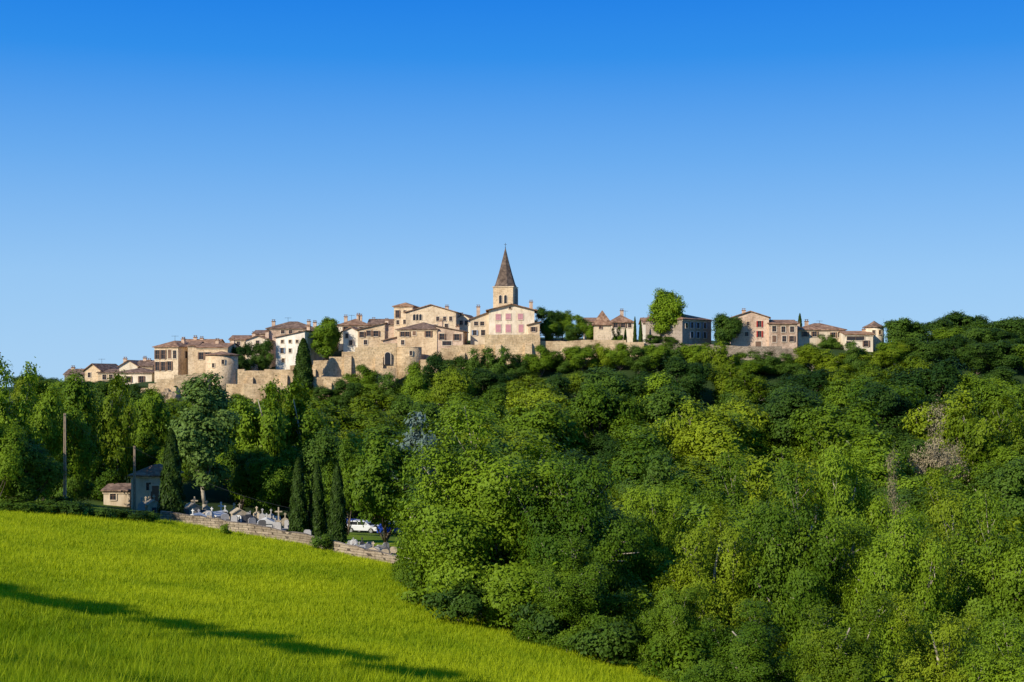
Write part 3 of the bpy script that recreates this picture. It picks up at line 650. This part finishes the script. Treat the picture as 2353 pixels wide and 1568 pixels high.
rtower(936,62,799,862,271,'round stone rampart tower with flat top',None,'rampart',wins=[(8,812)])
rtower(2014,44,752,800,276,'small round cream tower with conical tiled roof',738,'cream','roof_dark',wins=[(-6,764),(8,764)])

# church
def church():
    d=298; s=d/F; x=(1159-1176.5)*s; y=d+2.5; z0=float(TZ(x,y))-.3; w=47*s
    e=bpy.data.objects.new('church_tower',None); COL.objects.link(e); e.location=(x+.2,y,z0); e.rotation_euler=(0,0,math.radians(-13))
    top(e,'square stone church bell tower with tall pointed brown spire','church')
    H=-(660-H0)*s-z0; h=w/2
    b=MB(); b.box(-h,h,-h,h,0,H,M['stone']); obj('wall',b.mesh('wall'),e)
    c=MB(); 
    for z in (H-4.6,H-.02): c.box(-h-.14,h+.14,-h-.14,h+.14,z,z+.2,M['stone_pale'])
    obj('cornice',c.mesh('cornice'),e)
    T=-(568-H0)*s-z0; q=MB(); R=h/math.cos(math.pi/8)
    q.lathe([(R+.15,H+.18),(R*.93,H+.7),(R*.60,H+(T-H)*.38),(R*.30,H+(T-H)*.69),(.06,T)],8,M['slate'],math.pi/8)
    sp=obj('spire',q.mesh('spire'),e)
    f=MB(); f.tube((0,0,T-.1),(0,0,T+1.1),.05,.04,M['iron'],6); f.lathe([(.02,T-.02),(.12,T+.1),(.02,T+.22)],8,M['iron']); f.box(-.28,.28,-.03,.03,T+.72,T+.79,M['iron'])
    obj('finial',f.mesh('finial'),sp)
    for i,a in enumerate((0,math.pi/2,-math.pi/2,math.pi)):
        for t in (-.55,.55):
            px_=math.cos(a)*t+math.sin(a)*h; py_=math.sin(a)*t-math.cos(a)*h
            add_window(e,px_,py_,H-3.4,.6,1.9,'arch',a)
    g_=MB(); g_.tube((h,h*.2,0),(h,h*.2,H-.3),.55,.5,M['stone_grey'],8); obj('buttress',g_.mesh('buttress'),e)
church()

# ramparts: courses stepped along the top, with buttresses
def wall(pts,label,mat='rampart',th=1.0,name='rampart_wall',jit=.14,butt=0,step=True):
    rg=random.Random(len(label)+len(pts)); L=[]; hold=0; zh=0
    for a,b in zip(pts[:-1],pts[1:]):
        xa,ya,za=W(a[0],a[1],a[3]); xb,yb,zb=W(b[0],b[1],b[3]); _,_,ba=W(a[0],a[2],a[3]); _,_,bb=W(b[0],b[2],b[3])
        k=max(1,int(math.hypot(xb-xa,yb-ya)/1.1))
        for i in range(k+(b is pts[-1])):
            t=i/k; x=xa+(xb-xa)*t; y=ya+(yb-ya)*t; z=za+(zb-za)*t
            if step:
                if hold<=0: hold=rg.randint(2,7); zh=z+rg.uniform(-.25,.2)
                hold-=1; zt=zh+rg.uniform(-.06,.06)
                if abs(zt-z)>.7: zt=z; zh=z
            else: zt=z+rg.uniform(-jit,jit)
            zbm=min(ba+(bb-ba)*t,float(TZ(x,y))-.4,float(TZ(x,y+th))-.4); j=rg.uniform(-.06,.06)
            if step and L and abs(L[-1][2]-zt)>.15:
                L.append((x-(xb-xa)*.02/k,y-(yb-ya)*.02/k,L[-1][2],zbm,j))
            L.append((x,y,zt,zbm,j))
    vs=[]; fs=[]
    for x,y,zt,zb,j in L: vs+=[(x,y+j-.35,zb),(x,y+j-.05,(zt+zb)/2),(x,y+j,zt),(x,y+th,zt+.03),(x,y+th,zb)]
    for i in range(len(L)-1):
        k=5*i; fs+=[(k+a,k+5+a,k+6+a,k+1+a) for a in range(4)]
    fs+=[(0,1,2,3,4),tuple(5*(len(L)-1)+a for a in (4,3,2,1,0))]
    b=MB(); b.solid(vs,fs,M[mat]); o=obj(name,b.mesh(name)); top(o,label,'wall')
    for i in range(butt):
        x,y,zt,zb,j=L[int((i+.6)/(butt+.2)*(len(L)-1))]; c=MB(); w_=rg.uniform(.5,.8); hgt=(zt-zb)*rg.uniform(.7,.92)
        c.solid([(x-w_,y-1.5,zb),(x+w_,y-1.5,zb),(x+w_,y+.3,zb),(x-w_,y+.3,zb),(x-w_,y-.5,zb+hgt-.5),(x+w_,y-.5,zb+hgt-.5),(x+w_,y+.3,zb+hgt),(x-w_,y+.3,zb+hgt)],[(0,3,2,1),(4,5,6,7),(0,1,5,4),(1,2,6,5),(2,3,7,6),(3,0,4,7)],M[mat])
        obj('buttress',c.mesh('buttress'),o)
    return o
wall([(322,892,922,268),(360,872,918,268),(400,862,908,268),(470,857,900,269)],'ochre stone rampart below the mansion',butt=1)
wall([(535,851,890,272),(575,851,890,272),(640,846,888,272),(720,829,880,272),(742,826,870,272),(800,803,866,272),(832,792,858,272),(872,789,856,272),(912,800,858,272)],'long rising ochre stone rampart of the village',butt=5)
wall([(520,882,908,267),(560,878,912,266),(610,886,912,266),(690,880,905,266)],'low terrace wall below the rampart')
wall([(716,864,890,267),(770,862,890,267),(810,860,888,267),(850,850,884,267),(908,845,872,268)],'stone terrace wall with a stepped top',butt=2)
wall([(966,824,850,272),(985,822,848,272),(1012,800,835,272),(1035,793,822,272),(1116,791,818,272)],'stepped stone rampart below village houses',butt=2)
wall([(1114,767,818,270),(1160,768,818,270),(1241,769,818,270)],'high ochre stone terrace wall under the shuttered house',th=5,butt=2)
wall([(1241,783,812,271),(1330,782,812,271),(1480,785,812,271)],'long low stone rampart along the ridge')
wall([(1480,789,812,272),(1560,789,812,272),(1640,792,812,271),(1740,800,825,270),(1868,802,820,270)],'stone garden wall below the ridge houses',mat='fieldwall')
e=bpy.data.objects.new('archway',None)
COL.objects.link(e); x,y,z=W(891,838,271.55); e.location=(x,y,z); top(e,'small arched doorway in the stone rampart','doorway')
obj('opening',winmesh(1.1,2.4,'arch'),e)
cw=[]
for px,y in [(368,147.5),(460,145.5),(560,143),(640,140),(700,137),(800,131),(880,128),(955,125.5)]:
    x=(px-1176.5)*y/F; z=float(TZ(x,y)); row=H0-z*F/y; cw.append((px,row-1.0*F/y,row+4,y))
wall(cw,'long dry stone wall enclosing the cemetery',mat='fieldwall',th=.5,name='cemetery_wall',jit=.10,step=False)
def rock(px,row,y,wm,hm,label):
    rg=np.random.default_rng(int(px)); bm=bmesh.new(); bmesh.ops.create_icosphere(bm,subdivisions=3,radius=1)
    for v in bm.verts:
        k=1+.22*math.sin(v.co.x*5+px)*math.cos(v.co.z*6)+.12*rg.normal(); v.co=Vector((v.co.x*wm/2*k,v.co.y*wm/3*k,round(v.co.z*k*3)/3*hm/2))
    me=bpy.data.meshes.new('rock'); bm.to_mesh(me); bm.free(); me.materials.append(M['rock'])
    x,_,z=W(px,row,y); o=obj('rock_outcrop',me,None,(x,y,min(z,float(TZ(x,y))+hm*.3))); top(o,label,'rock')
for a in [(385,925,266,4,4),(885,880,266,3.5,4),(905,900,264,3,3)]: rock(*a,'pale limestone outcrop on the hillside')

# ------------------------------------------------------------ cemetery
def tomb(kind,px,y,mat,label,sc=1,yaw=0):
    x=(px-1176.5)*y/F; z=float(TZ(x,y)); m=M[mat]
    names={'grave':'grave','chapel':'tomb_chapel','cross':'grave_cross','stele':'gravestone','roofed':'tomb'}
    e=bpy.data.objects.new(names[kind],None); COL.objects.link(e); e.location=(x,y,z-.1); e.rotation_euler=(0,0,yaw); e.scale=(sc,)*3
    top(e,label,'tomb','tombs in the walled cemetery')
    b=MB()
    def cross(b,x,y,z,h,m):
        b.box(x-.07,x+.07,y-.06,y+.06,z,z+h,m); b.box(x-.28*h/1,x-.07,y-.05,y+.05,z+h*.62,z+h*.62+.13,m); b.box(x+.07,x+.28*h,y-.05,y+.05,z+h*.62,z+h*.62+.13,m)
    if kind=='grave':
        b.box(-.6,.6,-1.1,1.1,0,.55,m); b.box(-.68,.68,-1.18,1.18,.55,.66,m); obj('slab',b.mesh('slab'),e)
        c=MB(); c.extr([(-.5,.66),(.5,.66),(.5,1.5),(.3,1.7),(-.3,1.7),(-.5,1.5)],'y',.8,.98,m); obj('headstone',c.mesh('headstone'),e)
    elif kind=='stele':
        b.box(-.7,.7,-.4,.4,0,.5,m); b.extr([(-.5,.5),(.5,.5),(.45,1.7),(0,2.0),(-.45,1.7)],'y',-.12,.12,m); obj('headstone',b.mesh('headstone'),e)
        c=MB(); cross(c,0,0,1.98,.6,m); obj('cross',c.mesh('cross'),e)
    elif kind=='cross':
        b.box(-.5,.5,-.5,.5,0,.5,m); b.box(-.3,.3,-.3,.3,.5,1.1,m); obj('pedestal',b.mesh('pedestal'),e)
        c=MB(); cross(c,0,0,1.1,1.4,m); obj('cross',c.mesh('cross'),e)
    elif kind=='roofed':
        b.box(-.95,.95,-1.2,1.2,0,1.1,m); obj('base',b.mesh('base'),e)
        c=MB(); c.extr([(-1.15,1.1),(1.15,1.1),(1.15,1.25),(0,1.8),(-1.15,1.25)],'y',-1.35,1.35,m); obj('roof',c.mesh('roof'),e)
        f=MB(); cross(f,0,-1.0,1.68,.8,m); obj('cross',f.mesh('cross'),e)
    else:
        b.extr([(-1,0),(1,0),(1,2.0),(0,2.6),(-1,2.0)],'y',-1,1,m); obj('wall',b.mesh('wall'),e)
        c=MB(); c.extr([(-1.2,1.92),(0,2.62),(1.2,1.92),(1.2,2.06),(0,2.78),(-1.2,2.06)],'y',-1.15,1.15,M['oldstone']); obj('roof',c.mesh('roof'),e)
        dd=MB(); dd.box(-.35,.35,-1.05,-1.003,.1,1.6,M['iron']); obj('door',dd.mesh('door'),e)
        f=MB(); cross(f,0,-.9,2.7,.9,m); obj('cross',f.mesh('cross'),e)
TL=[('chapel',442,156,'oldstone',.7),('roofed',456,150,'granite',.65),('grave',470,149,'granite',.85),('roofed',497,152,'marble',.75),('cross',508,154,'marble',.95),('grave',487,149,'marble',.8),
('chapel',548,152,'oldstone',.7),('stele',538,155,'oldstone',.9),('grave',560,148,'darkgranite',.8),('grave',585,147.5,'granite',.8),('roofed',612,149,'marble',.8),('stele',603,152,'granite',.8),('cross',640,151,'oldstone',1.0),
('grave',630,146,'granite',.8),('grave',650,148,'granite',.85),('grave',575,151,'darkgranite',.8),('stele',655,150,'oldstone',.8),('grave',600,146,'darkgranite',.8),('chapel',350,156,'oldstone',.7),('stele',335,158,'oldstone',.8),('grave',430,153,'darkgranite',.8),
('grave',520,147.5,'granite',.8),('grave',540,148,'marble',.75),('stele',623,153,'granite',.8),('grave',445,149,'darkgranite',.8),('stele',590,153,'oldstone',.85),('grave',565,154,'granite',.8),('grave',700,141,'granite',.8),('grave',810,138,'marble',.7),('roofed',832,139,'granite',.5),('grave',850,136,'granite',.7),('grave',868,137,'marble',.7),('grave',862,133,'granite',.7),('grave',885,132,'oldstone',.7),('grave',822,134,'darkgranite',.7),('stele',475,156,'oldstone',.9),('grave',520,152,'darkgranite',.8),('cross',447,160,'oldstone',1.0),('stele',325,155,'granite',.8)]
rt_=random.Random(4)
for i in range(52):
    px=rt_.choice([rt_.uniform(420,665),rt_.uniform(420,665),rt_.uniform(800,905)])
    y=rt_.uniform(146,161) if px<700 else rt_.uniform(131,142)
    y=max(y,np.interp(px,[420,560,640,800,900],[148,145.5,143,134,131]))
    TL.append((rt_.choice(['grave','grave','grave','grave','stele','roofed']),px,y,rt_.choice(['marble','granite','granite','oldstone','darkgranite','granite']),rt_.uniform(.5,.75)))
DS={'marble':'white marble','granite':'grey granite','darkgranite':'dark polished granite','oldstone':'weathered ochre stone'}
KD={'grave':'grave slab with headstone','chapel':'chapel tomb with cross and gable','cross':'cross on a stepped pedestal','stele':'gravestone topped by a cross','roofed':'tomb with pitched lid and cross'}
for k,px,y,m,sc in TL: tomb(k,px,y,m,f'{DS[m]} {KD[k]} in the cemetery',sc,random.uniform(-.6,.6))

# ------------------------------------------------------------ cars
def car(px,y,mat,label,yaw=0):
    x=(px-1176.5)*y/F; e=bpy.data.objects.new('parked_car',None); COL.objects.link(e); e.location=(x,y,float(TZ(x,y))+.02); e.rotation_euler=(0,0,yaw)
    top(e,label,'car'); m=M[mat]; Lh=2.0
    low=[(-Lh,.3),(Lh,.3),(Lh,.75),(1.1,.92),(-Lh,.95)]; cab=[(-1.8,.94),(1.1,.92),(.4,1.42),(-1.3,1.42)]
    b=MB(); b.extr(low,'y',-.85,.85,m); b.extr(cab,'y',-.78,.78,m); me=b.mesh('body')
    bo=obj('body',me,e); md=bo.modifiers.new('b','BEVEL'); md.width=.06; md.segments=2
    zc=(cab[0][1]+cab[2][1])/2; h=.2
    for s in (-1,1):
        g_=MB(); 
        for x0,x1 in ((-1.4,-.5),(-.42,.42)): g_.box(x0,x1,min(s*.78,s*.80),max(s*.78,s*.80),zc-h,zc+h*.7,M['glass'])
        obj('side_window',g_.mesh('side_window'),e)
    g_=MB(); a,b2=cab[1],cab[2]; o_=.02
    g_.solid([(a[0]-.05+o_,-.68,a[1]+.05),(a[0]-.05+o_,.68,a[1]+.05),(b2[0]+o_*2,.62,b2[1]-.06),(b2[0]+o_*2,-.62,b2[1]-.06),(a[0]-.15,-.68,a[1]+.05),(a[0]-.15,.68,a[1]+.05),(b2[0]-.1,.62,b2[1]-.06),(b2[0]-.1,-.62,b2[1]-.06)],[(0,1,2,3),(7,6,5,4),(0,4,5,1),(1,5,6,2),(2,6,7,3),(3,7,4,0)],M['glass']); obj('windscreen',g_.mesh('windscreen'),e)
    wt=MB(); wt.tube((0,-.1,0),(0,.1,0),.32,.32,M['rubber'],18); wm_=wt.mesh('wheel'); rt=MB(); rt.tube((0,-.11,0),(0,.11,0),.2,.2,M['chrome'],12); rm_=rt.mesh('rim')
    for sx in (-1.25,1.25):
        for sy in (-.8,.8):
            wo=obj('wheel',wm_,e,(sx,sy,.32)); obj('rim',rm_,wo)
    hm=MB(); hm.box(0,.05,-.16,.16,-.07,.07,M['lamp']); hm_=hm.mesh('headlight')
    for sy in (-.6,.6): obj('headlight',hm_,e,(Lh,sy,.66))
car(836,166,'carwhite','white car parked under the trees by the cemetery',-.3)
car(905,165,'carblue','blue car parked beneath leafy trees',.15)
car(884,168,'carwhite','white car parked near the cemetery',2.8)
car(812,170,'carblue','blue car parked beneath leafy trees',-.4)

# ------------------------------------------------------------ poles and wires
def pole(px,toprow,y,label):
    x=(px-1176.5)*y/F; z=float(TZ(x,y)); H=-(toprow-H0)*y/F-z
    e=bpy.data.objects.new('utility_pole',None); COL.objects.link(e); e.location=(x,y,z); top(e,label,'pole','utility poles')
    b=MB()
    for s in (-1,1): b.solid([(s*.10-.05,-.12,-.3),(s*.10+.05,-.12,-.3),(s*.10+.05,.12,-.3),(s*.10-.05,.12,-.3),(s*.06-.04,-.08,H),(s*.06+.04,-.08,H),(s*.06+.04,.08,H),(s*.06-.04,.08,H)],[(0,3,2,1),(4,5,6,7),(0,1,5,4),(1,2,6,5),(2,3,7,6),(3,0,4,7)],M['concrete'])
    n_=int(H/.8)
    for i in range(n_):
        zz_=.2+i*.8; k=1-.4*zz_/H; b.box(-.06*k,.06*k,-.06,.06,zz_,zz_+.55,M['concrete'])
    obj('post',b.mesh('post'),e); c=MB(); c.tube((0,-.15,H-.2),(0,.15,H-.2),.05,.05,M['iron'],6); obj('bracket',c.mesh('bracket'),e)
    return Vector((x,y,z+H-.2))
a=pole(149,950,139,'tall slotted concrete utility pole at the meadow edge')
c_=pole(309,1025,152,'slotted concrete utility pole near the beige house')
def wire(p,q,sag):
    b=MB(); pr=p
    for i in range(1,17):
        t=i/16; v=p.lerp(q,t)-Vector((0,0,sag*4*t*(1-t))); b.tube(pr,v,.012,.012,M['iron'],4); pr=v
    o=obj('overhead_wire',b.mesh('overhead_wire')); top(o,'thin overhead wire strung between utility poles','wire')
wire(a,c_,.8); wire(c_,Vector(W(900,1190,150)),2.0)

# ------------------------------------------------------------ light, sky, camera
ts=Vector((hx*math.cos(el),hy*math.cos(el),math.sin(el)))
ld=bpy.data.lights.new('sun','SUN'); ld.energy=5.0; ld.angle=math.radians(.5); ld.color=(1,.93,.79)
lo=bpy.data.objects.new('sun',ld); COL.objects.link(lo); lo.rotation_euler=ts.to_track_quat('Z','Y').to_euler()
w=bpy.data.worlds.new('World'); S.world=w; w.use_nodes=True; nt=w.node_tree
sk=nt.nodes.new('ShaderNodeTexSky'); sk.sky_type='NISHITA'; sk.sun_disc=False; sk.sun_elevation=el; sk.sun_rotation=math.atan2(hx,hy)%(2*math.pi)
sk.air_density=1.0; sk.dust_density=.1; sk.ozone_density=3.0
tc=nt.nodes.new('ShaderNodeTexCoord'); sx=nt.nodes.new('ShaderNodeSeparateXYZ'); nt.links.new(tc.outputs['Generated'],sx.inputs[0])
gr=ramp(nt,sx.outputs[2],[(0,(.38,.64,.93)),(.07,(.30,.57,.92)),(.15,(.135,.41,.88)),(.22,(.02,.27,.84)),(.27,(.0,.20,.80)),(1,(.03,.12,.38))])
gs=mixc(nt,gr,(10,10,10),1.0,'MULTIPLY')
mm=mixc(nt,sk.outputs[0],gs,.93)
bg=nt.nodes['Background']; bg.inputs[1].default_value=.10
nt.links.new(mm,bg.inputs[0])
cd=bpy.data.cameras.new('camera'); cd.lens=50; cd.sensor_width=36; cd.clip_end=9000; cd.clip_start=.1; cd.shift_y=(H0-784)/2353
co=bpy.data.objects.new('camera',cd); COL.objects.link(co); co.location=(0,0,0); co.rotation_euler=(math.pi/2,0,0)
S.camera=co
S.view_settings.view_transform='Standard'; S.view_settings.look='None'; S.view_settings.exposure=0
